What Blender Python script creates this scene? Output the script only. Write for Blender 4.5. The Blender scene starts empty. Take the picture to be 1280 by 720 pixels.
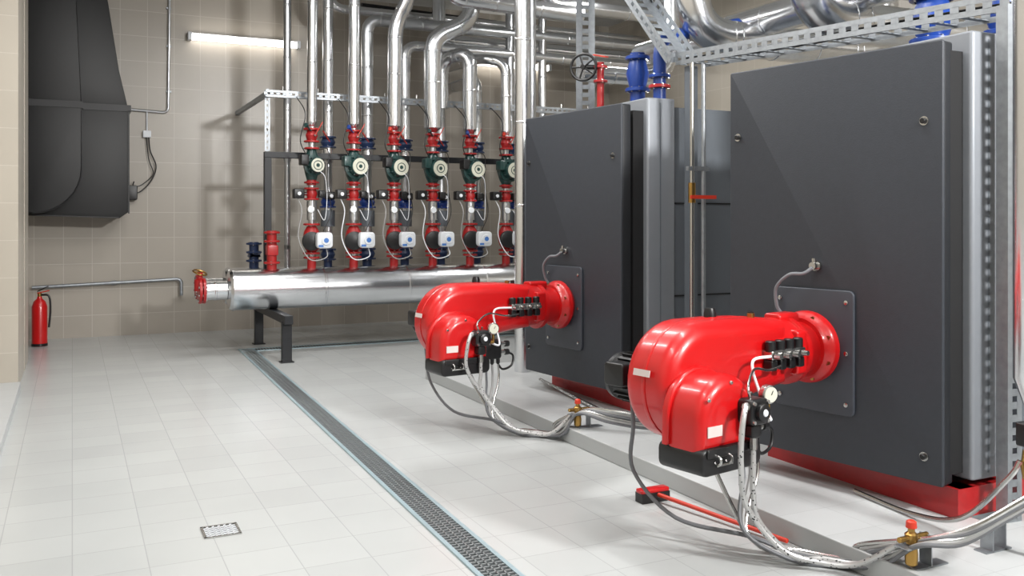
import bpy, bmesh, math, random
from mathutils import Vector, Matrix
random.seed(4)
pi=math.pi
sc=bpy.context.scene
try:
    sc.view_settings.view_transform='Standard'
except Exception: pass

# ---------------- materials ----------------
def lin(c):
    out=[]
    for x in c:
        x/=255.0
        out.append(x/12.92 if x<=.04045 else ((x+.055)/1.055)**2.4)
    return tuple(out)+(1,)
def P(name,col,rough=.5,metal=0.,nz=.06,scale=6.,bump=0.,coat=0.,bscale=40.,emit=None,es=0.):
    m=bpy.data.materials.new(name); m.use_nodes=True
    nt=m.node_tree; b=nt.nodes['Principled BSDF']
    tc=nt.nodes.new('ShaderNodeTexCoord')
    n=nt.nodes.new('ShaderNodeTexNoise'); n.inputs['Scale'].default_value=scale; n.inputs['Detail'].default_value=4
    nt.links.new(tc.outputs['Object'],n.inputs['Vector'])
    mx=nt.nodes.new('ShaderNodeMix'); mx.data_type='RGBA'
    c=lin(col)
    mx.inputs['A'].default_value=tuple(max(0,x*(1-nz*2)) for x in c[:3])+(1,)
    mx.inputs['B'].default_value=tuple(min(1,x*(1+nz*2)) for x in c[:3])+(1,)
    nt.links.new(n.outputs['Fac'],mx.inputs['Factor'])
    nt.links.new(mx.outputs['Result'],b.inputs['Base Color'])
    b.inputs['Roughness'].default_value=rough; b.inputs['Metallic'].default_value=metal
    b.inputs['Coat Weight'].default_value=coat; b.inputs['Coat Roughness'].default_value=.12
    if bump>0:
        n2=nt.nodes.new('ShaderNodeTexNoise'); n2.inputs['Scale'].default_value=bscale
        nt.links.new(tc.outputs['Object'],n2.inputs['Vector'])
        bp=nt.nodes.new('ShaderNodeBump'); bp.inputs['Strength'].default_value=bump; bp.inputs['Distance'].default_value=.01
        nt.links.new(n2.outputs['Fac'],bp.inputs['Height']); nt.links.new(bp.outputs['Normal'],b.inputs['Normal'])
    if emit:
        b.inputs['Emission Color'].default_value=lin(emit); b.inputs['Emission Strength'].default_value=es
    return m
def tile(name,axes,c1,c2,mort,w,h,rough,ms=.004,off=(0,0)):
    m=bpy.data.materials.new(name); m.use_nodes=True
    nt=m.node_tree; b=nt.nodes['Principled BSDF']; L=nt.links.new
    tc=nt.nodes.new('ShaderNodeTexCoord'); sp=nt.nodes.new('ShaderNodeSeparateXYZ'); cb=nt.nodes.new('ShaderNodeCombineXYZ')
    L(tc.outputs['Object'],sp.inputs[0])
    for i,a in enumerate(axes):
        ad=nt.nodes.new('ShaderNodeMath'); ad.operation='ADD'; ad.inputs[1].default_value=off[i]
        L(sp.outputs[a],ad.inputs[0]); L(ad.outputs[0],cb.inputs[i])
    br=nt.nodes.new('ShaderNodeTexBrick'); br.offset=0; br.squash=1
    br.inputs['Scale'].default_value=1; br.inputs['Brick Width'].default_value=w; br.inputs['Row Height'].default_value=h
    br.inputs['Mortar Size'].default_value=ms; br.inputs['Mortar Smooth'].default_value=.1
    br.inputs['Color1'].default_value=lin(c1); br.inputs['Color2'].default_value=lin(c2); br.inputs['Mortar'].default_value=lin(mort)
    L(cb.outputs[0],br.inputs['Vector'])
    n=nt.nodes.new('ShaderNodeTexNoise'); n.inputs['Scale'].default_value=1.3; n.inputs['Detail'].default_value=3
    L(tc.outputs['Object'],n.inputs['Vector'])
    mr=nt.nodes.new('ShaderNodeMapRange'); mr.inputs[1].default_value=.3; mr.inputs[2].default_value=.7; mr.inputs[3].default_value=.96; mr.inputs[4].default_value=1.02
    L(n.outputs['Fac'],mr.inputs[0])
    mu=nt.nodes.new('ShaderNodeVectorMath'); mu.operation='SCALE'
    L(br.outputs['Color'],mu.inputs[0]); L(mr.outputs[0],mu.inputs['Scale'])
    L(mu.outputs[0],b.inputs['Base Color'])
    b.inputs['Roughness'].default_value=rough
    bp=nt.nodes.new('ShaderNodeBump'); bp.inputs['Strength'].default_value=.25; bp.inputs['Distance'].default_value=.002; bp.invert=True
    L(br.outputs['Fac'],bp.inputs['Height']); L(bp.outputs['Normal'],b.inputs['Normal'])
    return m
FLOOR=tile('floor_tiles',(0,1),(187,190,190),(182,185,185),(168,171,171),.3,.3,.27,.0025)
WALLB=tile('wall_tiles_xz',(0,2),(170,163,153),(166,159,149),(189,184,176),.33,.33,.30,.004,(.1,.05))
WALLS=tile('wall_tiles_yz',(1,2),(184,177,165),(180,173,161),(196,190,180),.33,.33,.32,.0035)
CEIL=P('ceiling_paint',(200,201,200),.9)
PLINTH=tile('plinth_tiles',(0,1),(190,193,194),(185,188,189),(172,175,176),.3,.3,.4,.0022)
SILV=P('aluminium_jacket',(225,227,230),.22,1.,.04,3.,.12,bscale=9.)
SILV2=P('aluminium_jacket_worn',(205,208,212),.28,1.,.08,5.,.2,bscale=14.)
GALV=P('galvanised_steel',(160,165,170),.45,.85,.14,25.)
STEEL=P('stainless_steel',(190,190,188),.25,1.,.05)
REDP=P('red_burner_enamel',(190,10,14),.33,0,.04,3.,0,.35)
REDV=P('red_valve_paint',(165,26,28),.42,0,.1,20.,0,.2)
REDL=P('red_lever_plastic',(200,55,35),.4)
BLUE=P('blue_valve_paint',(26,62,140),.35,0,.1,15.,0,.2)
NAVY=P('navy_valve_paint',(34,52,88),.4)
DOOR=P('anthracite_boiler_enamel',(49,53,60),.52,.0,.06,30.,.06,bscale=120.)
DOORE=P('anthracite_door_edge',(28,30,34),.5)
PLATE=P('anthracite_plate',(62,66,74),.42,.1)
DGAP=P('dark_gasket',(18,18,20),.8)
GREYL=P('light_grey_casing',(130,134,140),.45,.2,.03)
GREYM=P('mid_grey_casing',(100,106,113),.5,.2,.03)
BLACK=P('black_plastic',(18,18,20),.38,0,.1)
BSTEEL=P('black_painted_steel',(20,23,28),.45,0,.1)
DUCT=P('black_duct_sheet',(13,13,15),.5,.0,.15,2.,.08,bscale=5.)
DUCT2=P('black_duct_edge',(27,27,30),.45,.0)
GREEN=P('dark_green_pump_enamel',(28,62,60),.35,0,.1,20.,0,.3)
CREAM=P('cream_label',(206,206,190),.5)
WHITE=P('white_plastic',(222,226,231),.4)
LBLUE=P('blue_label',(70,120,190),.4)
BRASS=P('brass',(176,140,80),.3,1.)
LABEL=P('label_paper',(210,198,195),.5)
GRATE=P('grate_zinc',(150,156,158),.45,.7,.1,30.)
DRAINF=P('drain_frame_steel',(165,186,194),.4,.4)
DARK=P('drain_shadow_gap',(50,54,56),.9)
CABLE=P('grey_cable_sheath',(105,107,111),.5)
CABLEL=P('light_cable_sheath',(155,155,155),.5)
TUBE=P('fluorescent_tube',(255,250,240),.4,emit=(255,249,240),es=9.)
def braid():
    m=bpy.data.materials.new('braided_hose'); m.use_nodes=True
    nt=m.node_tree;b=nt.nodes['Principled BSDF'];L=nt.links.new
    tc=nt.nodes.new('ShaderNodeTexCoord');v=nt.nodes.new('ShaderNodeTexVoronoi');v.inputs['Scale'].default_value=62
    L(tc.outputs['Object'],v.inputs['Vector'])
    r=nt.nodes.new('ShaderNodeValToRGB');r.color_ramp.elements[0].position=.2;r.color_ramp.elements[1].position=.3
    r.color_ramp.elements[0].color=lin((45,45,48));r.color_ramp.elements[1].color=lin((190,190,190))
    L(v.outputs['Distance'],r.inputs[0]);L(r.outputs[0],b.inputs['Base Color'])
    b.inputs['Metallic'].default_value=.6;b.inputs['Roughness'].default_value=.4
    return m
BRAID=braid()

# ---------------- mesh builder ----------------
def fillet(pts,r,k=7):
    pts=[Vector(p) for p in pts]
    out=[pts[0]]
    for i in range(1,len(pts)-1):
        a,b,c=pts[i-1],pts[i],pts[i+1]
        d1=(a-b);d2=(c-b)
        rr=min(r,d1.length*.49,d2.length*.49)
        p=b+d1.normalized()*rr;q=b+d2.normalized()*rr
        for j in range(k+1):
            t=j/k
            out.append(p*(1-t)**2+b*2*t*(1-t)*.9+(p+q)*.5*2*t*(1-t)*.1+q*t*t)
    out.append(pts[-1]); return out
def catmull(pts,k=8):
    p=[Vector(x) for x in pts]; p=[p[0]*2-p[1]]+p+[p[-1]*2-p[-2]]
    out=[]
    for i in range(1,len(p)-2):
        for j in range(k):
            t=j/k
            out.append(.5*((2*p[i])+(p[i+1]-p[i-1])*t+(2*p[i-1]-5*p[i]+4*p[i+1]-p[i+2])*t*t+(3*p[i]-p[i-1]-3*p[i+1]+p[i+2])*t**3))
    out.append(p[-2]); return out
class M:
    def __init__(s,name):
        s.n=name;s.v=[];s.f=[];s.mi=[];s.mats=[];s.T=Matrix.Identity(4)
    def add(s,vs,fs,mat):
        b=len(s.v)
        if mat not in s.mats: s.mats.append(mat)
        k=s.mats.index(mat)
        s.v+=[s.T@Vector(v) for v in vs]
        for f in fs: s.f.append([b+i for i in f]); s.mi.append(k)
    def box(s,x0,x1,y0,y1,z0,z1,mat,R=None):
        vs=[Vector((x,y,z)) for z in(z0,z1) for y in(y0,y1) for x in(x0,x1)]
        if R is not None:
            c=Vector(((x0+x1)/2,(y0+y1)/2,(z0+z1)/2)); vs=[c+R@(v-c) for v in vs]
        s.add(vs,[(0,2,3,1),(4,5,7,6),(0,1,5,4),(2,6,7,3),(0,4,6,2),(1,3,7,5)],mat)
    def cb(s,c,sz,mat,R=None):
        s.box(c[0]-sz[0]/2,c[0]+sz[0]/2,c[1]-sz[1]/2,c[1]+sz[1]/2,c[2]-sz[2]/2,c[2]+sz[2]/2,mat,R)
    def beam(s,p0,p1,w,h,mat):
        p0=Vector(p0);p1=Vector(p1);d=(p1-p0);l=d.length;d.normalize()
        up=Vector((0,0,1)) if abs(d.z)<.9 else Vector((0,1,0))
        a=d.cross(up).normalized();u=a.cross(d).normalized()
        vs=[]
        for p in(p0,p1):
            for sa,su in((-1,-1),(1,-1),(1,1),(-1,1)): vs.append(p+a*sa*w/2+u*su*h/2)
        s.add(vs,[(3,2,1,0),(4,5,6,7),(0,1,5,4),(1,2,6,5),(2,3,7,6),(3,0,4,7)],mat)
    def lathe(s,o,d,prof,mat,n=24):
        o=Vector(o);d=Vector(d).normalized()
        a=d.orthogonal().normalized();b=d.cross(a)
        vs=[];fs=[]
        for t,r in prof:
            for i in range(n):
                th=2*pi*i/n
                vs.append(o+d*t+(a*math.cos(th)+b*math.sin(th))*max(r,.0004))
        for k in range(len(prof)-1):
            for i in range(n):
                j=(i+1)%n
                fs.append((k*n+i,k*n+j,(k+1)*n+j,(k+1)*n+i))
        fs.append(tuple(range(n))[::-1]); fs.append(tuple((len(prof)-1)*n+i for i in range(n)))
        s.add(vs,fs,mat)
    def cyl(s,p0,p1,r,mat,r2=None,n=20):
        p0=Vector(p0);p1=Vector(p1)
        s.lathe(p0,p1-p0,[(0,r),((p1-p0).length,r if r2 is None else r2)],mat,n)
    def sweep(s,pts,r,mat,n=14,closed=False):
        pts=[Vector(p) for p in pts]
        q=[pts[0]]
        for p in pts[1:]:
            if (p-q[-1]).length>1e-4: q.append(p)
        pts=q; N=len(pts)
        vs=[];fs=[];a=None
        for i,p in enumerate(pts):
            if closed: t=(pts[(i+1)%N]-pts[i-1]).normalized()
            else: t=(pts[min(i+1,N-1)]-pts[max(i-1,0)]).normalized()
            if a is None: a=t.orthogonal().normalized()
            else:
                a=(a-t*a.dot(t)).normalized()
            b=t.cross(a)
            for k in range(n):
                th=2*pi*k/n; vs.append(p+(a*math.cos(th)+b*math.sin(th))*r)
        for i in range(N if closed else N-1):
            i2=(i+1)%N
            for k in range(n):
                j=(k+1)%n; fs.append((i*n+k,i*n+j,i2*n+j,i2*n+k))
        if not closed:
            fs.append(tuple(range(n))[::-1]); fs.append(tuple((N-1)*n+i for i in range(n)))
        s.add(vs,fs,mat)
    def pipe(s,pts,r,mat,bend=None,n=18,seam=.6):
        f=fillet(pts,bend if bend else r*2.6); s.sweep(f,r,mat,n)
        if seam:
            for i in range(len(pts)-1):
                a=Vector(pts[i]);b=Vector(pts[i+1]);L=(b-a).length
                m=int(L/seam)
                for j in range(1,m+1):
                    c=a.lerp(b,j/(m+1)); d=(b-a).normalized()
                    s.lathe(c-d*.012,d,[(0,r+.001),(.006,r+.004),(.018,r+.004),(.024,r+.001)],mat,n)
            for i in range(1,len(pts)-1):
                b=Vector(pts[i])
                for o in(Vector(pts[i-1]),Vector(pts[i+1])):
                    d=(o-b).normalized(); c=b+d*min((bend if bend else r*2.6),(o-b).length*.49)
                    s.lathe(c-d*.01,d,[(0,r+.001),(.005,r+.005),(.017,r+.005),(.022,r+.001)],mat,n)
    def torus(s,c,ax,R,r,mat,n=28,m=8):
        c=Vector(c);ax=Vector(ax).normalized();a=ax.orthogonal().normalized();b=ax.cross(a)
        s.sweep([c+(a*math.cos(2*pi*i/n)+b*math.sin(2*pi*i/n))*R for i in range(n)],r,mat,m,True)
    def wheel(s,c,ax,R,mat):
        s.torus(c,ax,R,R*.11,mat)
        c=Vector(c);ax=Vector(ax).normalized();a=ax.orthogonal().normalized();b=ax.cross(a)
        for i in range(5):
            th=2*pi*i/5; s.cyl(c,c+(a*math.cos(th)+b*math.sin(th))*R,R*.07,mat,n=8)
        s.cyl(c-ax*R*.15,c+ax*R*.2,R*.18,mat,n=12)
    def flange(s,p,ax,R,t,mat,bolts=6,bm=None):
        p=Vector(p);ax=Vector(ax).normalized()
        s.lathe(p-ax*t/2,ax,[(0,R-.003),(.003,R),(t-.003,R),(t,R-.003)],mat,24)
        a=ax.orthogonal().normalized();b=ax.cross(a)
        for i in range(bolts):
            th=2*pi*(i+.5)/bolts; q=p+(a*math.cos(th)+b*math.sin(th))*R*.8
            s.cyl(q-ax*(t/2+R*.07),q+ax*(t/2+R*.07),R*.085,bm or STEEL,n=6)
    def rprism(s,prof,t0,t1,mp,rnd,mat,k=4):
        n=len(prof);P2=[Vector(p) for p in prof]
        ar=sum(P2[i].x*P2[(i+1)%n].y-P2[(i+1)%n].x*P2[i].y for i in range(n))
        sg=1 if ar>0 else -1
        nm=[]
        for i in range(n):
            e1=(P2[i]-P2[i-1]).normalized();e2=(P2[(i+1)%n]-P2[i]).normalized()
            n1=Vector((-e1.y,e1.x))*sg;n2=Vector((-e2.y,e2.x))*sg
            q=(n1+n2).normalized(); nm.append(q/max(.5,q.dot(n1)))
        lay=[]
        for j in range(k+1):
            th=pi/2*j/k; lay.append((rnd*(1-math.sin(th)),t0+rnd*(1-math.cos(th))))
        lay+=[(a,t1-(t-t0)) for a,t in reversed(lay)]
        vs=[];fs=[]
        for ins,t in lay:
            for i in range(n):
                q=P2[i]+nm[i]*ins; vs.append(Vector(mp(q.x,q.y,t)))
        for l in range(len(lay)-1):
            for i in range(n):
                j=(i+1)%n; fs.append((l*n+i,l*n+j,(l+1)*n+j,(l+1)*n+i))
        fs.append(tuple(range(n))[::-1]);fs.append(tuple((len(lay)-1)*n+i for i in range(n)))
        s.add(vs,fs,mat)
    def rbox(s,x0,x1,y0,y1,z0,z1,mat,rc=.02,rnd=.01,axis='x'):
        if axis=='x': A=(y0,y1,z0,z1);T=(x0,x1);mp=lambda a,b,t:(t,a,b)
        elif axis=='y': A=(x0,x1,z0,z1);T=(y0,y1);mp=lambda a,b,t:(a,t,b)
        else: A=(x0,x1,y0,y1);T=(z0,z1);mp=lambda a,b,t:(a,b,t)
        pr=[]
        for cx,cy,a0 in((A[1]-rc,A[3]-rc,0),(A[0]+rc,A[3]-rc,90),(A[0]+rc,A[2]+rc,180),(A[1]-rc,A[2]+rc,270)):
            for i in range(5):
                th=math.radians(a0+22.5*i); pr.append((cx+rc*math.cos(th),cy+rc*math.sin(th)))
        s.rprism(pr,T[0],T[1],mp,min(rnd,rc*.99),mat,3)
    def perf(s,p0,p1,side,h,t,mat,pitch=.06):
        p0=Vector(p0);p1=Vector(p1);d=(p1-p0);L=d.length;d.normalize()
        w=Vector(side).normalized();nn=d.cross(w).normalized()
        def bx(c,l,ww):
            vs=[]
            for e in(-1,1):
                for a,b in((-1,-1),(1,-1),(1,1),(-1,1)): vs.append(c+d*e*l/2+w*a*ww/2+nn*b*t/2)
            s.add(vs,[(3,2,1,0),(4,5,6,7),(0,1,5,4),(1,2,6,5),(2,3,7,6),(3,0,4,7)],mat)
        mid=(p0+p1)/2
        bx(mid+w*h*.33,L,h*.34); bx(mid-w*h*.33,L,h*.34)
        m=int(L/pitch)
        for i in range(m+1): bx(p0+d*(L*i/m),pitch*.55,h*.4)
    def build(s,bevel=0,ang=35):
        me=bpy.data.meshes.new(s.n); me.from_pydata([tuple(v) for v in s.v],[],s.f)
        for m in s.mats: me.materials.append(m)
        for p,k in zip(me.polygons,s.mi): p.material_index=k; p.use_smooth=True
        bm=bmesh.new();bm.from_mesh(me);bmesh.ops.recalc_face_normals(bm,faces=bm.faces);bm.to_mesh(me);bm.free()
        for p in me.polygons: p.use_smooth=True
        me.set_sharp_from_angle(angle=math.radians(ang))
        o=bpy.data.objects.new(s.n,me); sc.collection.objects.link(o)
        if bevel:
            b=o.modifiers.new('bevel','BEVEL');b.width=bevel;b.segments=2;b.limit_method='ANGLE';b.angle_limit=math.radians(50);b.harden_normals=True
        return o
def simple(name,*a,bevel=0):
    m=M(name); m.box(*a); return m.build(bevel)

# ---------------- room ----------------
H=4.7
simple('floor',-.9,8,-2.5,12.8,-.1,0,FLOOR)
simple('ceiling',-1.05,8.15,-2.65,12.95,H,H+.1,CEIL)
simple('wall_back',-1.05,8.15,12.8,12.95,-.1,H,WALLB)
simple('wall_left',-1.05,-.9,-2.5,12.8,-.1,H,WALLS)
simple('wall_right',8,8.15,-2.5,12.8,-.1,H,WALLS)
simple('wall_front',-1.05,8.15,-2.65,-2.5,-.1,H,WALLB)
pl=M('pillar'); pl.box(-.9,-.43,9.1,11.0,0,H,WALLS); pl.box(-.44,-.425,10.2,11.01,0,H,WALLS); pl.build()
simple('trim_1',-.9,-.41,-2.5,9.1,0,.07,PLINTH,bevel=.004)
simple('boiler_plinth',3.0,7.98,-.6,8.05,0,.1,PLINTH,bevel=.006)

# ---------------- floor drains ----------------
g=M('floor_drain_channel')
ang=math.atan2(1.81-1.62,10.7-3.455)
g.T=Matrix.Translation((1.62,3.455,0))@Matrix.Rotation(-ang,4,'Z')
y0,y1=-3.2,7.3
g.box(-.085,.085,y0,y1,.0005,.002,DARK)
g.box(-.09,-.068,y0,y1,.0005,.009,DRAINF); g.box(.068,.09,y0,y1,.0005,.009,DRAINF)
y=y0
while y<y1: g.box(-.068,.068,y,y+.010,.002,.007,GRATE); y+=.034
for x in(-.034,0,.034): g.box(x-.004,x+.004,y0,y1,.002,.007,GRATE)
g.T=Matrix.Identity(4)
g.box(1.9,7.6,10.62,10.78,.0005,.002,DARK)
g.box(1.72,7.6,10.60,10.62,.0005,.009,DRAINF);g.box(1.72,7.6,10.78,10.80,.0005,.009,DRAINF)
x=1.92
while x<7.6: g.box(x,x+.012,10.62,10.78,.002,.007,GRATE); x+=.034
g.build()
g=M('floor_drain')
cx,cy=.644,4.54
g.box(cx-.075,cx+.075,cy-.075,cy+.075,.0005,.002,DARK)
for a in(-1,1):
    g.box(cx-.085,cx+.085,cy+a*.08-.006,cy+a*.08+.006,.0005,.006,STEEL); g.box(cx+a*.08-.006,cx+a*.08+.006,cy-.085,cy+.085,.0005,.006,STEEL)
for i in range(-2,3):
    g.box(cx-.075,cx+.075,cy+i*.027-.005,cy+i*.027+.005,.002,.005,WHITE); g.box(cx+i*.027-.005,cx+i*.027+.005,cy-.075,cy+.075,.002,.005,WHITE)
g.build()

# ---------------- boilers ----------------
def boiler(Ox,Oy,a):
    b=M('boiler')
    b.T=Matrix.Translation((Ox,Oy,0))
    b.rbox(.29,.54,-.71,.60,.27,2.395,GREYL,.02,.012,'z')
    b.box(.54,2.0,-.665,.57,.27,2.34,GREYM)
    b.box(.545,1.9,-.672,.577,.93,.94,DGAP); b.box(.545,1.9,-.672,.577,1.62,1.63,DGAP)
    b.box(.40,.41,-.7125,-.70,.3,2.36,GREYM)
    b.box(.20,.29,-.66,.52,.30,2.3,DGAP)
    b.box(.22,1.95,-.70,-.60,.1,.24,REDV); b.box(.22,1.95,.45,.55,.1,.24,REDV); b.box(.20,.32,-.705,.58,.1,.24,REDV)
    b.box(.45,1.9,-.6,.45,.24,.28,DGAP)
    b.T=Matrix.Translation((Ox,Oy,0))@Matrix.Rotation(a,4,'Z')
    b.rbox(0,.02,-.69,.56,.25,2.345,DOOR,.012,.008)
    b.rbox(.018,.095,-.687,.557,.253,2.342,DOORE,.012,.008)
    b.box(.095,.17,-.65,.5,.31,2.28,DGAP)
    for yy,zz in((-.6,1.97),(.5,1.97),(-.6,.38),(.5,.45)):
        b.cyl((-.002,yy,zz),(-.006,yy,zz),.022,STEEL); b.lathe((-.005,yy,zz),(-1,0,0),[(0,.014),(.014,.014),(.018,.01)],BLACK)
    b.rbox(-.018,0,-.24,.24,.50,1.14,PLATE,.03,.006)
    for yy in(-.2,.2):
        for zz in(.56,.82,1.08): b.lathe((-.018,yy,zz),(-1,0,0),[(0,.012),(.008,.012),(.01,.008)],STEEL,10)
    b.lathe((0,-.02,1.26),(-1,0,0),[(0,.028),(.02,.028),(.02,.02),(.05,.02)],STEEL)
    b.cyl((-.035,-.02,1.26),(-.035,-.02,1.30),.011,STEEL)
    b.sweep(catmull([(-.05,-.02,1.25),(-.07,.02,1.22),(-.08,.1,1.21),(-.08,.18,1.14),(-.05,.2,1.04),(-.018,.19,.99)]),.009,GREYL,8)
    return b.build()
def burner(Ox,Oy,a):
    b=M('burner')
    b.T=Matrix.Translation((Ox,Oy,.84))@Matrix.Rotation(a,4,'Z')
    X=(1,0,0)
    b.lathe((-.14,0,0),X,[(0,.155),(.03,.168),(.04,.18),(.06,.187),(.085,.187),(.10,.17),(.122,.155)],REDP,40)
    for i in range(8):
        th=2*pi*(i+.5)/8; b.cyl((-.10,.165*math.cos(th),.165*math.sin(th)),(-.115,.165*math.cos(th),.165*math.sin(th)),.012,BRASS,n=6)
    b.lathe((-.30,0,0),X,[(0,.15),(.01,.172),(.04,.172),(.05,.135),(.16,.135)],REDP,40)
    b.lathe((-.50,0,.012),X,[(0,.165),(.17,.157),(.21,.15)],REDP,40)
    pr=[(-.40,-.145),(-.40,.168),(-.60,.19),(-.8,.198)]
    for i in range(0,25):
        th=math.radians(90+i*10.2); R=.283-.03*i/24
        pr.append((-.995+R*math.cos(th),-.085+R*math.sin(th)))
    pr+=[(-.70,-.182),(-.56,-.16)]
    b.rprism(pr,-.145,.145,lambda p,q,t:(p,t,q),.075,REDP,7)
    b.rprism([(p+(p+.9)*.012,q*1.012) for p,q in pr],-.010,.010,lambda p,q,t:(p,t,q),.003,REDP,2)
    b.rbox(-.37,-.29,-.16,-.10,-.1,.12,REDP,.02,.01)
    b.rbox(-.36,-.20,-.05,.05,.13,.19,REDP,.02,.01)
    b.lathe((-.79,.03,.185),(0,0,1),[(0,.03),(.03,.03),(.055,.022)],BLACK); b.lathe((-.55,-.02,.175),(0,0,1),[(0,.018),(.03,.018)],BRASS)
    b.lathe((-.45,.06,.155),(0,0,1),[(0,.015),(.045,.015)],BLACK)
    C=-1.09
    def arch(w,zt,zb):
        q=[(C-w,zb),(C+w,zb)]
        q+= [(C+w*math.cos(math.radians(t)),zt-w+w*math.sin(math.radians(t))) for t in range(0,181,12)]
        return q
    b.rprism(arch(.186,.0,-.315),-.345,-.12,lambda p,q,t:(p,t,q),.055,REDP,7)
    b.rprism(arch(.202,.015,-.30),-.17,-.13,lambda p,q,t:(p,t,q),.01,REDP,3)
    b.rbox(C-.192,C+.192,-.352,-.10,-.405,-.29,BLACK,.035,.012,'y')
    b.rbox(C-.165,C+.165,-.36,-.35,-.33,-.29,BLACK,.01,.004,'y')
    for xx in(C-.11,C-.04):
        b.torus((xx,-.362,-.34),(1,.2,0),.018,.006,STEEL,14,6)
    b.cyl((C-.12,-.365,-.36),(C-.02,-.365,-.36),.006,STEEL,n=8)
    for xx,zz in((C-.14,-.09),(C+.13,-.09),(C,-.03)): b.lathe((xx,-.343,zz),(0,-1,0),[(0,.009),(.006,.007)],STEEL,8)
    b.box(C-.15,C-.06,-.3475,-.344,-.245,-.20,LABEL)
    b.box(-1.279,-1.2765,-.05,.05,-.03,0.0,LABEL,Matrix.Rotation(.2,3,'Y'))
    b.lathe((-1.04,.13,-.10),(0,1,0),[(0,.11),(.02,.12),(.03,.108),(.21,.108),(.22,.117),(.25,.112),(.265,.08)],BLACK,32)
    for i in range(20):
        th=2*pi*i/20; b.cb((-1.04+.111*math.cos(th),.25,-.10+.111*math.sin(th)),(.006,.16,.02),BLACK,Matrix.Rotation(-th+pi/2,3,'Y'))
    b.rbox(-1.21,-1.12,.19,.32,-.12,-.01,BLACK,.02,.01)
    b.rbox(-1.05,-.93,-.42,-.34,-.21,-.10,BLACK,.025,.01,'y')
    b.lathe((-.99,-.42,-.155),(0,-1,0),[(0,.038),(.02,.038),(.025,.03)],BLACK); b.lathe((-.99,-.445,-.155),(0,-1,0),[(0,.016),(.004,.014)],WHITE,16)
    for dx,dz in((-.045,-.04),(.045,-.04),(-.045,.04),(.045,.04)): b.lathe((-.99+dx,-.42,-.155+dz),(0,-1,0),[(0,.009),(.008,.008)],STEEL,8)
    b.cyl((-.93,-.38,-.19),(-.89,-.38,-.19),.012,BRASS,n=8); b.cyl((-.89,-.38,-.19),(-.89,-.38,-.13),.01,BRASS,n=8)
    b.lathe((-.89,-.37,-.095),(-.25,-1,0),[(0,.04),(.028,.04),(.032,.036)],STEEL); b.lathe((-.897,-.401,-.095),(-.25,-1,0),[(0,.033),(.003,.033)],CREAM)
    b.cyl((-.898,-.406,-.095),(-.888,-.406,-.078),.002,BLACK,n=6)
    b.rbox(-1.02,-.96,-.40,-.34,-.27,-.21,BLACK,.015,.008,'y')
    b.rbox(-.62,-.36,-.20,-.135,.0,.045,STEEL,.01,.005,'y')
    for i in range(4):
        xx=-.60+i*.07
        b.lathe((xx,-.175,.04),(0,0,1),[(0,.025),(.045,.025),(.05,.02)],BLACK,14); b.lathe((xx,-.205,.02),(0,-1,0),[(0,.015),(.03,.012)],STEEL,10)
        b.rbox(xx-.022,xx+.022,-.2,-.15,-.05,.0,BLACK,.01,.005,'y')
    b.sweep(catmull([(-.89,-.36,-.2),(-.83,-.35,-.22),(-.79,-.30,-.2),(-.79,-.25,-.10),(-.79,-.22,-.02),(-.75,-.2,.02),(-.62,-.19,.02)]),.007,WHITE,8)
    b.sweep(catmull([(-1.01,-.38,-.1),(-1.01,-.37,-.05),(-.88,-.3,.0),(-.7,-.24,-.03),(-.56,-.2,-.03)]),.006,STEEL,8)
    b.rbox(-.86,-.72,-.22,-.12,-.34,-.20,BLACK,.02,.01,'y')
    for xx in(-.84,-.79,-.74): b.lathe((xx,-.2,-.34),(0,0,-1),[(0,.014),(.03,.014),(.04,.008)],BLACK,10)
    for zz in(-.30,-.24): b.lathe((-.72,-.18,zz),(1,0,0),[(0,.016),(.05,.016)],STEEL,10); b.lathe((-.67,-.18,zz),(1,0,0),[(0,.022),(.03,.022)],BLACK,10)
    b.sweep(catmull([(-.66,-.18,-.30),(-.6,-.18,-.33),(-.62,-.19,-.4),(-.7,-.2,-.42),(-.74,-.2,-.38)]),.008,BLACK,8)
    return b.build()
NB=(3.517,3.596,math.radians(11.1)); FB=(3.477,6.212,math.radians(6.7))
for B in(NB,FB): boiler(*B)
for B in(NB,FB): burner(*B)

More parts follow.
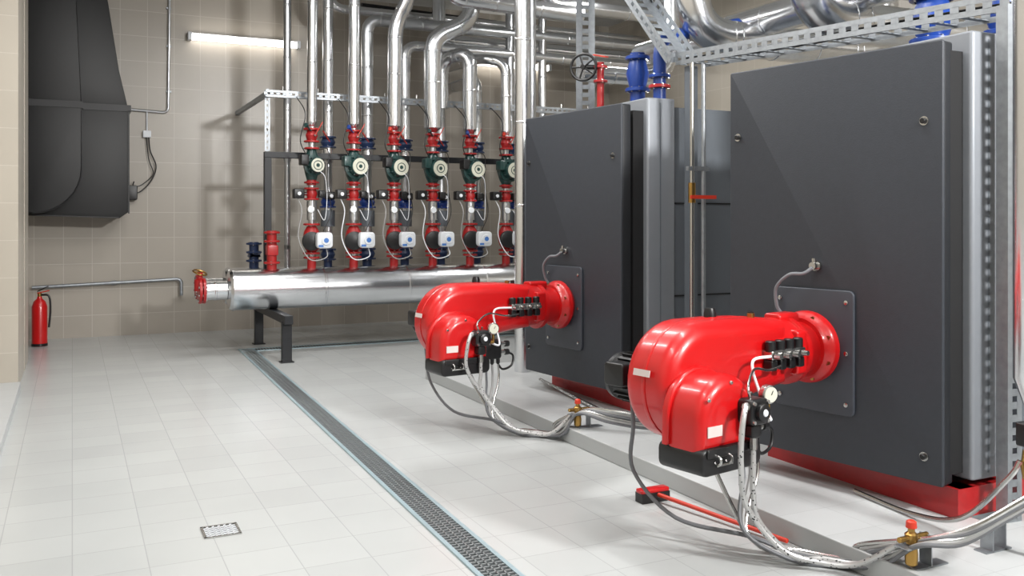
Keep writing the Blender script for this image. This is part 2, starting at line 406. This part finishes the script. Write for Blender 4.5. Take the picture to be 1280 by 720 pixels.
def services(B,end,exitpts):
    Ox,Oy,a=B
    T=Matrix.Translation((Ox,Oy,0))@Matrix.Rotation(a,4,'Z')
    L=lambda x,y,z:T@Vector((x,y,z+.84))
    W=lambda x,y,z:Vector((Ox+x,Oy+y,z))
    E=Vector(end)
    h=M('fuel_hose')
    for k,s0 in enumerate(((-1.045,-.39,-.13),(-.99,-.38,-.27))):
        if k==0:
            p=[L(*s0),L(-1.09,-.42,-.12),L(-1.125,-.43,-.2),L(-1.12,-.42,-.36),W(-.93,-.56,.28),W(-.80,-.62,.10),W(-.66,-.70,.045),W(-.56,-.82,.06),E+Vector((-.03,.03,.10))]
        else:
            p=[L(*s0),L(-.99,-.38,-.4),L(-.99,-.38,-.5),W(-.86,-.56,.2),W(-.72,-.62,.05),W(-.6,-.66,.035),W(-.5,-.8,.05),E+Vector((.03,.03,.12))]
        h.sweep(catmull(p),.0125,BRAID,10)
        h.cyl(p[0],p[0]+(p[1]-p[0]).normalized()*.05,.018,STEEL,n=8)
    h.build()
    c=M('burner_cable')
    rr=[.009,.009,.008,.010,.008,.011]
    st=[L(-.84,-.2,-.38),L(-.79,-.2,-.38),L(-.74,-.2,-.38),L(-1.10,.24,-.20),L(-.9,-.05,-.30),L(-.95,-.1,-.30)]
    for i,(s0,r) in enumerate(zip(st,rr)):
        o=.022*i
        p=[s0,s0+Vector((-.0,-.01,-.12))]
        if i==3: p+=[W(-1.10,.05,.30),W(-1.0,-.15,.12)]
        p+=[W(-.86+o,-.45+o*.5,.14-.018*i),W(-.70+o,-.58+o*.6,.02),W(-.56+o*.6,-.72,.018+.004*i),W(-.50,-.88+o,.06+o*.5),E+Vector((-.05+o*.7,-.05,.11+.004*i))]
        for q in exitpts: p.append(Vector(q)+Vector((o*.3,-o*.3,o*.7)))
        c.sweep(catmull(p,7),r,[CABLE,CABLEL,STEEL,CABLE,CABLEL,STEEL][i],8)
    c.build()
    s=M('oil_filter_stand')
    x,y,z=E
    s.box(x-.02,x+.16,y-.03,y+.03,z,z+.006,GALV); s.box(x+.06,x+.066,y-.03,y+.03,z,z+.13,GALV); s.box(x-.08,x+.12,y-.035,y+.035,z+.09,z+.096,GALV)
    s.lathe((x-.02,y,z+.10),(0,0,1),[(0,.02),(.01,.026),(.04,.026),(.05,.014),(.065,.014)],BRASS,16)
    s.lathe((x-.02,y,z+.165),(0,0,1),[(0,.022),(.025,.02),(.03,.013)],REDL,12)
    s.lathe((x-.02,y,z+.09),(0,0,-1),[(0,.022),(.03,.026),(.07,.024),(.078,.015)],BRASS,16)
    s.cyl((x-.09,y,z+.125),(x+.07,y,z+.125),.012,BRASS,n=10)
    s.build(.002)
services(NB,(3.05,2.57,.1),[(3.1,2.40,.24),(3.2,2.30,.34),(3.33,2.22,.44),(3.5,2.1,.6)])
services(FB,(3.08,5.29,.1),[(3.2,5.1,.16),(3.45,4.95,.13),(3.7,4.9,.2),(4.0,4.9,.6)])
s=M('pipe_foot_bracket')
s.box(3.44,3.60,2.54,2.60,.1,.106,GALV); s.box(3.48,3.486,2.54,2.60,.1,.24,GALV); s.box(3.56,3.566,2.54,2.60,.1,.24,GALV); s.box(3.44,3.60,2.53,2.61,.235,.241,GALV); s.build()

c=M('flexible_conduit')
c.sweep(catmull([(3.62,6.9,.13),(3.5,6.0,.12),(3.42,5.3,.125),(3.5,4.9,.12),(3.6,4.6,.12)]),.014,STEEL,8)
c.sweep(catmull([(3.6,3.4,.115),(3.55,3.0,.12),(3.5,2.7,.2),(3.52,2.5,.42),(3.54,2.46,.5)]),.012,STEEL,8)
c.build()
b=M('broom')
b.cyl((2.965,3.2,.02),(2.80,4.02,.04),.011,REDL)
b.rbox(2.70,2.88,3.995,4.055,.05,.07,REDP,.01,.005,'z')
b.box(2.702,2.878,3.99,4.06,.0,.052,BLACK)
b.build(.002)

# ---------------- manifold headers ----------------
def header(y,r,x0,x1):
    m=M('manifold_header')
    z=.5+.228
    m.lathe((x0-.05,y,z),(1,0,0),[(0,.09),(.02,r*.9),(.05,r),(x1-x0+.05,r),(x1-x0+.15,.09)],SILV,48)
    m.lathe((x0-.004,y,z),(1,0,0),[(0,r-.01),(.0,r+.006),(.03,r+.006),(.03,r)],SILV,48)
    x=x0+1.0
    while x<x1-.2:
        m.lathe((x,y,z),(1,0,0),[(0,r),(.006,r+.005),(.022,r+.005),(.028,r)],SILV,48); x+=1.0
    m.cyl((x0-.05,y,z),(x0-.27,y,z),.105,SILV); m.lathe((x0-.16,y,z),(-1,0,0),[(0,.106),(.006,.111),(.02,.111),(.026,.106)],SILV)
    m.flange((x0-.29,y,z),(1,0,0),.14,.03,REDV,8)
    m.flange((x0-.33,y,z),(1,0,0),.14,.03,REDV,8)
    return m,z
m,z=header(10.35,.228,1.58,6.2)
m.lathe((1.25,10.35,z),(0,0,1),[(0,.06),(.12,.06),(.14,.03),(.2,.03)],REDV); m.wheel((1.25,10.35,z+.2),(.3,-.3,1),.075,BRASS)
m.build()
m,z=header(10.95,.21,1.62,6.2); m.build()
s=M('manifold_stand')
for x in(2.03,5.4):
    for y in(9.62,11.2): s.box(x-.05,x+.05,y-.04,y+.04,0,.44,BSTEEL); s.box(x-.07,x+.07,y-.06,y+.06,0,.012,BSTEEL)
    s.box(x-.045,x+.045,9.5,11.25,.41,.5,BSTEEL)
    s.box(x-.04,x+.04,10.61,10.69,.5,2.22,BSTEEL)
s.box(1.99,6.2,10.61,10.69,2.22,2.29,BSTEEL)
s.box(5.95,6.03,10.61,10.69,0,2.3,BSTEEL)
s.build(.004)
s=M('strut_rail')
s.perf((2.0,10.60,2.96),(6.6,10.60,2.96),(0,0,1),.08,.004,GALV,.07)
s.box(2.0,6.6,10.60,10.64,2.996,3.0,GALV); s.box(2.0,6.6,10.60,10.64,2.92,2.924,GALV)
for x in(2.03,6.3):
    s.perf((x,10.66,2.3),(x,10.66,3.0),(1,0,0),.06,.004,GALV,.07)
    s.beam((x,10.66,2.96),(x,12.8,2.96),.05,.05,GALV)
for i in range(11):
    xx=2.2+.41*i; s.cyl((xx,10.62,3.0),(xx,10.62,3.05),.008,STEEL,n=6)
s.build()

# ---------------- risers ----------------
RX=[2.47+.494*i for i in range(6)]
RR=[.058,.066,.088,.108,.09,.064]
FY=10.35;BY=10.95
hz=.95
tops=[None,None,[(RX[2]+.02,FY,3.85),(RX[2]+.16,FY-.12,4.15),(RX[2]+.16,FY-.12,4.7)],[(4.02,FY,3.72),(4.42,FY-.1,3.95),(4.42,FY-.1,4.7)],[(RX[4],FY,3.58),(4.18,FY+.3,3.52),(4.18,FY+.3,2.9)],[(RX[5],FY,3.5),(4.66,FY+.15,3.55),(4.66,12.2,3.62)]]
for i,x in enumerate(RX):
    r=RR[i]
    p=M('insulated_pipe')
    pts=[(x,FY,2.62)]
    if tops[i] is None: pts+=[(x+.02,FY,4.7)]
    elif i==3: pts+=[(x,FY,3.72)]+tops[i][1:]
    else: pts+=tops[i]
    p.lathe((x,FY,2.56),(0,0,1),[(0,.03),(.06,r)],SILV,18)
    p.pipe(pts,r,SILV,bend=.17,seam=.75); p.build()
    v=M('shut_off_valve')
    v.cyl((x,FY,hz-.06),(x,FY,2.6),.036,SILV2)
    v.cyl((x,FY,hz-.06),(x,FY,hz+.10),.05,REDV); v.flange((x,FY,hz+.12),(0,0,1),.09,.022,REDV,6)
    v.cyl((x,FY,1.50),(x,FY,1.72),.055,SILV2)
    v.flange((x,FY,1.74),(0,0,1),.085,.02,REDV); v.flange((x,FY,1.86),(0,0,1),.085,.02,REDV); v.lathe((x,FY,1.75),(0,0,1),[(0,.05),(.05,.065),(.1,.05)],REDV)
    v.cyl((x-.03,FY,1.80),(x-.14,FY-.02,1.80),.02,STEEL); v.rbox(x-.22,x-.10,FY-.09,FY+.02,1.745,1.855,BLACK,.015,.01,'y'); v.lathe((x-.16,FY-.09,1.80),(0,-1,0),[(0,.022),(.01,.02)],WHITE,14)
    v.rbox(x+.07,x+.15,FY-.07,FY+.02,1.76,1.84,BLACK,.015,.01,'y')
    v.cyl((x,FY,1.90),(x,FY,1.98),.055,REDV)
    v.flange((x,FY,2.40),(0,0,1),.088,.02,REDV); v.flange((x,FY,2.54),(0,0,1),.092,.022,REDV); v.lathe((x,FY,2.41),(0,0,1),[(0,.05),(.06,.07),(.12,.05)],REDV)
    v.cyl((x,FY,2.47),(x+.02,FY-.10,2.47),.014,STEEL); v.beam((x+.02,FY-.10,2.47),(x+.10,FY-.12,2.62),.025,.008,REDL)
    v.lathe((x-.02,FY-.05,2.52),(-.6,-.7,.4),[(0,.01),(.1,.01),(.11,.025),(.14,.025)],[GREEN,BLUE,REDL][i%3],10)
    v.cyl((x,FY,1.62),(x-.03,FY-.10,1.62),.01,BRASS,n=8); v.lathe((x-.03,FY-.10,1.62),(-.2,-1,0),[(0,.042),(.02,.042),(.022,.038)],STEEL,20); v.lathe((x-.0345,FY-.123,1.62),(-.2,-1,0),[(0,.035),(.002,.035)],WHITE,20)
    v.build()
    z=2.12; k=1.22 if i else 1.0
    c=M('circulation_pump')
    c.flange((x,FY,z-.19),(0,0,1),.085,.02,REDV); c.flange((x,FY,z+.20),(0,0,1),.085,.02,REDV)
    c.lathe((x,FY,z-.18),(0,0,1),[(0,.05),(.07,.07*k),(.18,.095*k),(.29,.07*k),(.37,.05)],GREEN,24)
    c.lathe((x,FY-.02,z),(.12,-1,0),[(0,.105*k),(.05,.112*k),(.06,.118*k),(.075,.118*k),(.08,.088*k),(.17,.086*k),(.18,.08*k)],GREEN,28)
    for kk in range(12):
        th=2*pi*kk/12; c.cb((x+.012+.09*k*math.cos(th),FY-.14,z+.09*k*math.sin(th)),(.005,.09,.018),GREEN,Matrix.Rotation(-th+pi/2,3,'Y'))
    c.lathe((x+.024,FY-.20,z),(.12,-1,0),[(0,.078*k),(.006,.076*k)],CREAM,24)
    c.torus((x+.025,FY-.206,z),(.12,-1,0),.05,.005,GREEN,20,6); c.lathe((x+.025,FY-.207,z),(.12,-1,0),[(0,.022),(.004,.02)],GREEN,14)
    c.rbox(x-.16,x-.07,FY-.18,FY-.04,z+.0,z+.12,[BLACK,GREEN][i%2],.015,.01,'y')
    c.build()
    a=M('mixing_valve')
    z=1.28
    a.flange((x,FY,z-.16),(0,0,1),.095,.022,REDV); a.flange((x,FY,z+.17),(0,0,1),.095,.022,REDV)
    a.lathe((x,FY,z-.15),(0,0,1),[(0,.05),(.06,.085),(.15,.105),(.24,.085),(.30,.05)],REDV,20)
    a.lathe((x-.01,FY,z-.02),(.0,-1,0),[(0,.08),(.10,.08),(.11,.11),(.13,.11)],REDV,24)
    a.lathe((x-.03,FY-.12,z-.02),(-.15,-1,0),[(0,.108),(.05,.108),(.06,.09)],BLACK,24)
    a.rbox(x+.0,x+.18,FY-.27,FY-.14,z-.10,z+.08,WHITE,.04,.015,'y')
    a.lathe((x+.10,FY-.27,z-.01),(0,-1,0),[(0,.055),(.012,.05)],WHITE,20); a.lathe((x+.10,FY-.2825,z-.01),(0,-1,0),[(0,.028),(.002,.028)],LBLUE,14)
    a.box(x+.015,x+.07,FY-.273,FY-.27,z-.085,z-.06,LBLUE)
    a.build()
    w=M('sensor_cable')
    w.sweep(catmull([(x-.1,FY-.15,2.24),(x-.17,FY-.18,2.4),(x-.10,FY-.12,2.7),(x-.14,FY+.1,2.9),(x-.12,FY+.23,2.93)],7),.006,BLACK,6)
    w.sweep(catmull([(x+.12,FY-.2,1.18),(x+.1,FY-.28,1.08),(x-.08,FY-.26,1.06),(x-.19,FY-.18,1.3),(x-.14,FY-.12,1.6),(x-.17,FY-.05,1.75)],7),.006,[CABLEL,WHITE][i%2],6)
    w.sweep(catmull([(x+.1,FY-.14,1.37),(x+.2,FY-.1,1.6),(x+.16,FY-.08,1.95),(x+.19,FY-.02,2.3),(x+.15,FY+.25,2.33)],7),.005,BLACK,6)
    w.sweep(catmull([(x+.04,FY-.12,1.62),(x+.1,FY-.2,1.5),(x+.14,FY-.15,1.75),(x+.1,FY-.22,1.98),(x+.05,FY-.2,2.05)],7),.004,WHITE,6)
    w.build()
BX=[2.32+.494*i for i in range(8)]
for i,x in enumerate(BX):
    r=[.045,.065,.075,.07,.065,.08,.06,.06][i]
    p=M('insulated_pipe')
    e=[[(x,BY,4.7)],[(x,BY,4.7)],[(x,BY,4.0),(7.6,BY,4.0)],[(x,BY,3.72),(7.6,BY,3.72)],[(x,BY+.15,4.7)],[(x,BY,3.35),(x,12.3,3.35),(x,12.3,4.7)],[(x,BY,4.7)],[(x,BY,4.7)]][i]
    p.pipe([(x,BY,2.2)]+e,r,SILV if i%2 else SILV2,bend=.16,seam=.8)
    p.cyl((x,BY,1.15),(x,BY,2.2),r*.8,SILV2); p.cyl((x,BY,.9),(x,BY,1.2),r*.8,NAVY if i else SILV2)
    p.build()
    if i in(1,2,3,4,5,6):
        v=M('gate_valve')
        for z in(1.08,1.72,2.45):
            m_=NAVY if z!=1.72 else BLUE
            v.flange((x,BY,z-.06),(0,0,1),r+.035,.018,m_); v.flange((x,BY,z+.06),(0,0,1),r+.035,.018,m_); v.lathe((x,BY,z-.06),(0,0,1),[(0,r),(.06,r+.025),(.12,r)],m_)
        v.cyl((x,BY,1.42),(x,BY,1.62),r+.02,GREYM)
        v.rbox(x-.06,x+.05,BY-.17,BY-.06,1.75,1.84,BLACK,.015,.01,'y'); v.lathe((x,BY-.17,1.79),(0,-1,0),[(0,.024),(.01,.022)],WHITE,12)
        v.beam((x,BY-.08,2.45),(x-.09,BY-.1,2.58),.025,.008,REDL)
        v.build()
def stub(x,y,mat,top):
    v=M('flanged_stub_valve')
    v.cyl((x,y,.9),(x,y,top),.055,mat)
    for z in(1.02,top-.12,top-.02): v.flange((x,y,z),(0,0,1),.09,.022,mat)
    v.rbox(x-.06,x+.06,y-.07,y+.07,1.10,top-.16,mat,.02,.01,'y'); v.build()
stub(1.93,BY,NAVY,1.24); stub(2.02,FY,REDV,1.38)

for pts,r in(([(3.0,11.6,4.7),(3.0,11.6,4.25),(7.9,11.6,4.25)],.06),([(4.4,11.3,4.7),(4.4,11.3,3.9),(7.9,11.3,3.9)],.09),([(5.2,9.8,4.7),(5.2,9.8,4.15),(7.0,9.8,4.15),(7.0,9.8,4.7)],.09),([(3.2,9.9,4.7),(3.2,9.9,4.25),(4.9,9.9,4.2),(4.9,10.6,4.7)],.08),([(3.75,9.6,4.7),(3.85,9.6,4.05),(5.6,9.6,4.0)],.10)):
    p=M('insulated_pipe'); p.pipe(pts,r,SILV,seam=.8,bend=.2); p.build()
p=M('insulated_pipe'); p.pipe([(3.75,7.5,.1),(3.75,7.5,4.7)],.075,SILV,seam=.9); p.build()
p=M('insulated_pipe'); p.pipe([(3.97,7.75,.1),(3.97,7.75,4.7)],.045,SILV2,seam=.9); p.build()
p=M('drain_pipe'); p.pipe([(3.6,12.2,4.45),(7.9,12.2,4.35)],.06,BSTEEL,seam=0); p.build()

# ---------------- above boilers ----------------
def bigpipe(pts,r):
    p=M('insulated_pipe'); p.pipe(pts,r,SILV,bend=.34,n=28,seam=.5); p.build()
bigpipe([(4.35,5.75,4.7),(4.35,5.75,2.95),(6.4,5.75,2.95),(6.4,5.75,4.7)],.14)
bigpipe([(4.55,4.72,4.7),(4.55,4.72,2.90),(7.9,4.72,2.90)],.15)
bigpipe([(4.6,4.2,3.05),(5.4,4.2,3.05),(5.4,4.2,4.7)],.11)
bigpipe([(5.0,2.9,3.1),(5.0,7.4,3.1)],.12)
bigpipe([(4.2,7.2,2.85),(5.2,7.2,2.85),(5.2,7.2,4.7)],.08)
def bvalve(x,y,z0,r,mat,top=.62):
    v=M('flanged_valve')
    v.cyl((x,y,2.34),(x,y,z0+top),r*.62,mat)
    for z in(z0+.04,z0+.2,z0+.46): v.flange((x,y,z),(0,0,1),r,.028,mat,8)
    v.lathe((x,y,z0+.2),(0,0,1),[(0,r*.62),(.13,r*.95),(.26,r*.62)],mat)
    v.build()
bvalve(4.15,6.2,2.36,.10,BLUE,.50)
bvalve(4.6,3.75,2.36,.13,BLUE)
bvalve(4.75,3.4,2.36,.11,BLUE)
p=M('blue_pipe'); p.pipe([(4.12,5.85,2.36),(4.12,5.85,2.92),(4.9,5.85,3.1)],.05,BLUE,seam=0); p.flange((4.12,5.85,2.62),(0,0,1),.085,.025,BLUE); p.flange((4.12,5.85,2.54),(0,0,1),.085,.025,REDV); p.build()
v=M('gate_valve'); v.cyl((3.98,6.5,2.34),(3.98,6.5,2.82),.03,REDV); v.flange((3.98,6.5,2.66),(0,0,1),.06,.02,REDV); v.flange((3.98,6.5,2.78),(0,0,1),.06,.02,REDV)
v.cyl((3.98,6.5,2.78),(3.87,6.55,2.78),.02,BLACK); v.wheel((3.85,6.56,2.78),(-1,-.9,0),.11,BLACK); v.beam((3.98,6.4,2.85),(3.98,6.6,2.9),.03,.01,REDL); v.build()
t=M('cable_tray')
A=Vector((3.98,5.45,2.68));Bp=Vector((4.12,2.2,2.53))
t.perf(A,Bp,(0,0,1),.09,.003,GALV,.09); t.perf(A+Vector((.24,0,0)),Bp+Vector((.24,0,0)),(0,0,1),.09,.003,GALV,.09)
d=(Bp-A)
for i in range(18):
    q=A+d*((i+.5)/18)+Vector((.12,0,-.03)); t.cb(q,(.24,.035,.006),GALV)
C=Vector((3.98,6.02,3.28))
for off in(-.12,.12):
    t.perf(A+Vector((.0+off+.06,0,0)),C+Vector((off+.06,0,0)),(0,.7,-.7),.09,.003,GALV,.09)
    t.perf(C+Vector((off+.06,0,-.02)),Vector((3.98+off+.06,6.02,4.7)),(0,1,0),.09,.003,GALV,.09)
t.perf(A+Vector((.06,.02,-.02)),C+Vector((.06,.02,-.02)),(1,0,0),.24,.003,GALV,.09)
t.perf(C+Vector((.06,.03,0)),Vector((4.04,6.05,4.7)),(1,0,0),.24,.003,GALV,.09)
t.build()
t=M('cable_tray'); t.perf((4.66,7.9,.1),(4.66,7.9,4.7),(1,-.4,0),.19,.004,GALV,.08); t.build()
w=M('tray_cable')
for i in range(4):
    o=.045*i
    w.sweep(catmull([A+Vector((.04+o,-.02,.0)),A+(d*.3)+Vector((.05+o,0,-.01)),A+(d*.6)+Vector((.04+o,0,.0)),A+d+Vector((.05+o,0,-.01))]),.009,[BLACK,CABLEL,CABLE,BLACK][i],6)
w.build()
s=M('strut_upright'); s.perf((3.93,2.76,.1),(3.93,2.76,2.5),(1,-.1,0),.09,.004,GALV,.06); s.box(3.884,3.888,2.76,2.82,.1,2.5,GALV); s.box(3.972,3.976,2.76,2.82,.1,2.5,GALV); s.build()
s=M('strut_upright'); s.box(4.02,4.09,5.33,5.40,.1,2.62,GREYM); s.build(.004)
p=M('gas_line')
p.cyl((3.90,5.15,.1),(3.90,5.15,2.60),.016,STEEL); p.cyl((4.0,5.15,.1),(4.0,5.15,2.60),.016,GALV)
p.cyl((3.90,5.15,1.62),(3.90,5.15,1.76),.026,BRASS); p.beam((3.86,5.11,1.66),(4.06,5.09,1.66),.02,.025,REDL); p.beam((3.86,5.15,1.86),(4.04,5.15,1.86),.03,.03,GALV)
p.build()
p=M('insulated_pipe'); X,Y=3.585,2.45
p.lathe((X,Y,.72),(0,0,1),[(0,.02),(.03,.03),(.12,.062),(3.98,.062)],SILV,28); p.build()
v=M('drain_valve'); v.cyl((X,Y,.1),(X,Y,.74),.017,GALV); v.lathe((X,Y,.42),(0,0,1),[(0,.026),(.05,.034),(.12,.026)],BRASS); v.rbox(X-.05,X+.02,Y-.05,Y+.03,.56,.66,BLACK,.01,.008,'y'); v.beam((X-.03,Y-.04,.48),(X-.09,Y-.05,.40),.02,.01,REDL); v.build()

# ---------------- left side ----------------
d=M('ventilation_duct')
mp=lambda a,b,t:(a,t,b)
d.rprism([(-.47,1.56),(.52,1.52),(.63,1.60),(.63,2.86),(-.50,2.86)],12.15,12.78,mp,.01,DUCT,2)
d.rprism([(-.50,2.86),(.63,2.86),(.52,3.35),(.32,4.7),(-.60,4.7)],12.2,12.78,mp,.01,DUCT,2)
q=[(-.50,1.60)]
for i in range(9):
    th=math.radians(-90+i*11.25); q.append((-.42+.52*math.cos(th) if i else -.42,2.12+.54*math.sin(th)))
q+=[(.10,2.86),(-.50,2.86)]
d.rprism(q,12.0,12.15,mp,.012,DUCT,3)
d.rprism([(-.50,2.9),(.10,2.9),(.02,4.7),(-.60,4.7)],12.05,12.2,mp,.012,DUCT,3)
d.box(-.52,.655,12.14,12.78,2.84,2.92,DUCT2); d.box(-.52,.115,11.99,12.14,2.84,2.92,DUCT2)
d.sweep([Vector((a,12.0,b)) for a,b in q[1:]],.008,DUCT2,8)
d.box(.62,.637,12.14,12.16,1.58,2.85,DUCT2); d.beam((-.47,12.15,1.56),(.52,12.15,1.53),.015,.015,DUCT2)
d.build()
c=M('wall_conduit')
c.pipe([(1.16,12.765,4.7),(1.14,12.765,2.92),(.66,12.765,2.94)],.018,SILV2,bend=.07,seam=0,n=10)
for z in(3.2,3.8,4.3): c.cb((1.15,12.775,z),(.06,.04,.025),GALV)
c.build()
c=M('junction_box'); c.rbox(.83,.93,12.735,12.79,2.58,2.67,WHITE,.01,.005,'y'); c.cyl((.88,12.765,2.67),(.88,12.765,2.93),.01,WHITE,n=8)
c.sweep(catmull([(.9,12.75,2.58),(.92,12.74,2.4),(.99,12.74,2.2),(.92,12.74,2.0),(.78,12.72,1.86),(.7,12.72,1.9),(.72,12.7,2.0)]),.008,BLACK,6)
c.sweep(catmull([(.87,12.75,2.58),(.9,12.74,2.3),(.95,12.74,2.1),(.8,12.74,1.95),(.7,12.72,1.95)]),.006,BLACK,6)
c.rbox(.64,.76,12.66,12.79,1.76,1.95,BLACK,.02,.01,'y')
c.build()
c=M('water_pipe'); c.pipe([(-.45,12.72,.66),(1.3,12.72,.72),(1.3,12.72,.5)],.022,GALV,bend=.06,seam=0,n=12)
for x in(-.1,.5): c.cyl((x,12.72,.68),(x,12.795,.68),.012,GALV,n=8)
c.lathe((.45,12.72,.692),(1,0,.034),[(0,.03),(.06,.03)],GALV,12)
c.build()
f=M('fire_extinguisher'); X,Y=-.35,12.15
f.lathe((X,Y,0),(0,0,1),[(0,.075),(.01,.085),(.47,.085),(.53,.065),(.565,.03),(.59,.025)],REDP,28)
f.lathe((X,Y,.005),(0,0,1),[(0,.088),(.03,.088)],BLACK,28)
f.cyl((X,Y,.59),(X,Y,.63),.022,BRASS); f.beam((X-.02,Y,.63),(X+.10,Y-.05,.66),.03,.012,REDL); f.beam((X-.02,Y,.65),(X+.09,Y-.05,.71),.03,.01,BLACK)
f.sweep(catmull([(X+.02,Y,.61),(X+.10,Y-.02,.59),(X+.115,Y-.02,.42),(X+.10,Y-.02,.22)]),.012,BLACK,8)
f.build()

# ---------------- lamps ----------------
def lamp_mesh(x0,x1,y,z):
    l=M('fluorescent_lamp')
    l.box(x0,x1,y,y+.055,z-.03,z+.05,WHITE)
    l.cyl((x0+.04,y-.03,z-.01),(x1-.04,y-.03,z-.01),.042,TUBE,n=14)
    for x in(x0,x1-.05): l.rbox(x,x+.05,y-.075,y+.055,z-.055,z+.05,WHITE,.01,.006,'y')
    l.build()
lamp_mesh(1.38,2.87,12.735,3.95); lamp_mesh(5.49,6.85,12.735,3.92)
def ceil_lamp(x,y,pw,ln=1.5,z=4.45,al='Y',w=.16):
    l=M('ceiling_luminaire')
    hx,hy=(w/2,ln/2) if al=='Y' else (ln/2,w/2)
    l.box(x-hx-.03,x+hx+.03,y-hy-.03,y+hy+.03,z,z+.06,WHITE)
    l.box(x-hx,x+hx,y-hy,y+hy,z-.006,z,TUBE)
    for e in(-.4,.4):
        px,py=(x,y+e*ln) if al=='Y' else (x+e*ln,y)
        l.cyl((px,py,z+.06),(px,py,H),.006,STEEL,n=6)
    l.build()
    L=bpy.data.lights.new('luminaire_light','AREA'); L.shape='RECTANGLE'; L.size=2*hx; L.size_y=2*hy; L.energy=pw; L.color=(1,.99,.98)
    o=bpy.data.objects.new('luminaire_light',L); o.location=(x,y,z-.012); sc.collection.objects.link(o)
def spot(x,y,z,tgt,pw):
    l=M('floodlight')
    v=(Vector(tgt)-Vector((x,y,z))).normalized(); rot=v.to_track_quat('-Z','Y')
    l.T=Matrix.Translation((x,y,z))@rot.to_matrix().to_4x4()
    l.rbox(-.40,.40,-.26,.26,.0,.08,BSTEEL,.02,.01,'z'); l.box(-.37,.37,-.23,.23,-.004,.001,TUBE); l.cyl((0,0,.08),(0,0,.3),.02,BSTEEL)
    l.build()
    L=bpy.data.lights.new('floodlight_light','AREA'); L.shape='RECTANGLE'; L.size=.72; L.size_y=.44; L.energy=pw; L.color=(1,.99,.97); L.spread=math.radians(130)
    o=bpy.data.objects.new('floodlight_light',L); o.location=Vector((x,y,z))+v*.02; o.rotation_mode='QUATERNION'; o.rotation_quaternion=rot; sc.collection.objects.link(o)
spot(4.4,-1.6,4.1,(3.0,10.5,1.6),300)
ceil_lamp(2.7,3.6,62,2.2); ceil_lamp(2.7,6.4,62,2.2)
ceil_lamp(.5,2.0,60,2.2); ceil_lamp(.6,6.5,72,2.2)
ceil_lamp(5.9,8.9,55)
ceil_lamp(2.0,9.0,40,al='X')
ceil_lamp(1.8,-1.2,60,al='X')

w=bpy.data.worlds.new('World'); sc.world=w; w.use_nodes=True
w.node_tree.nodes['Background'].inputs[0].default_value=(.9,.93,1,1); w.node_tree.nodes['Background'].inputs[1].default_value=.3

cam=bpy.data.cameras.new('camera'); co=bpy.data.objects.new('camera',cam); sc.collection.objects.link(co)
co.location=(0,0,1.5); co.rotation_euler=(pi/2,0,-math.radians(25.9))
cam.sensor_width=36; cam.lens=36*1132/1280; cam.shift_y=-85/1280; cam.clip_start=.05
sc.camera=co
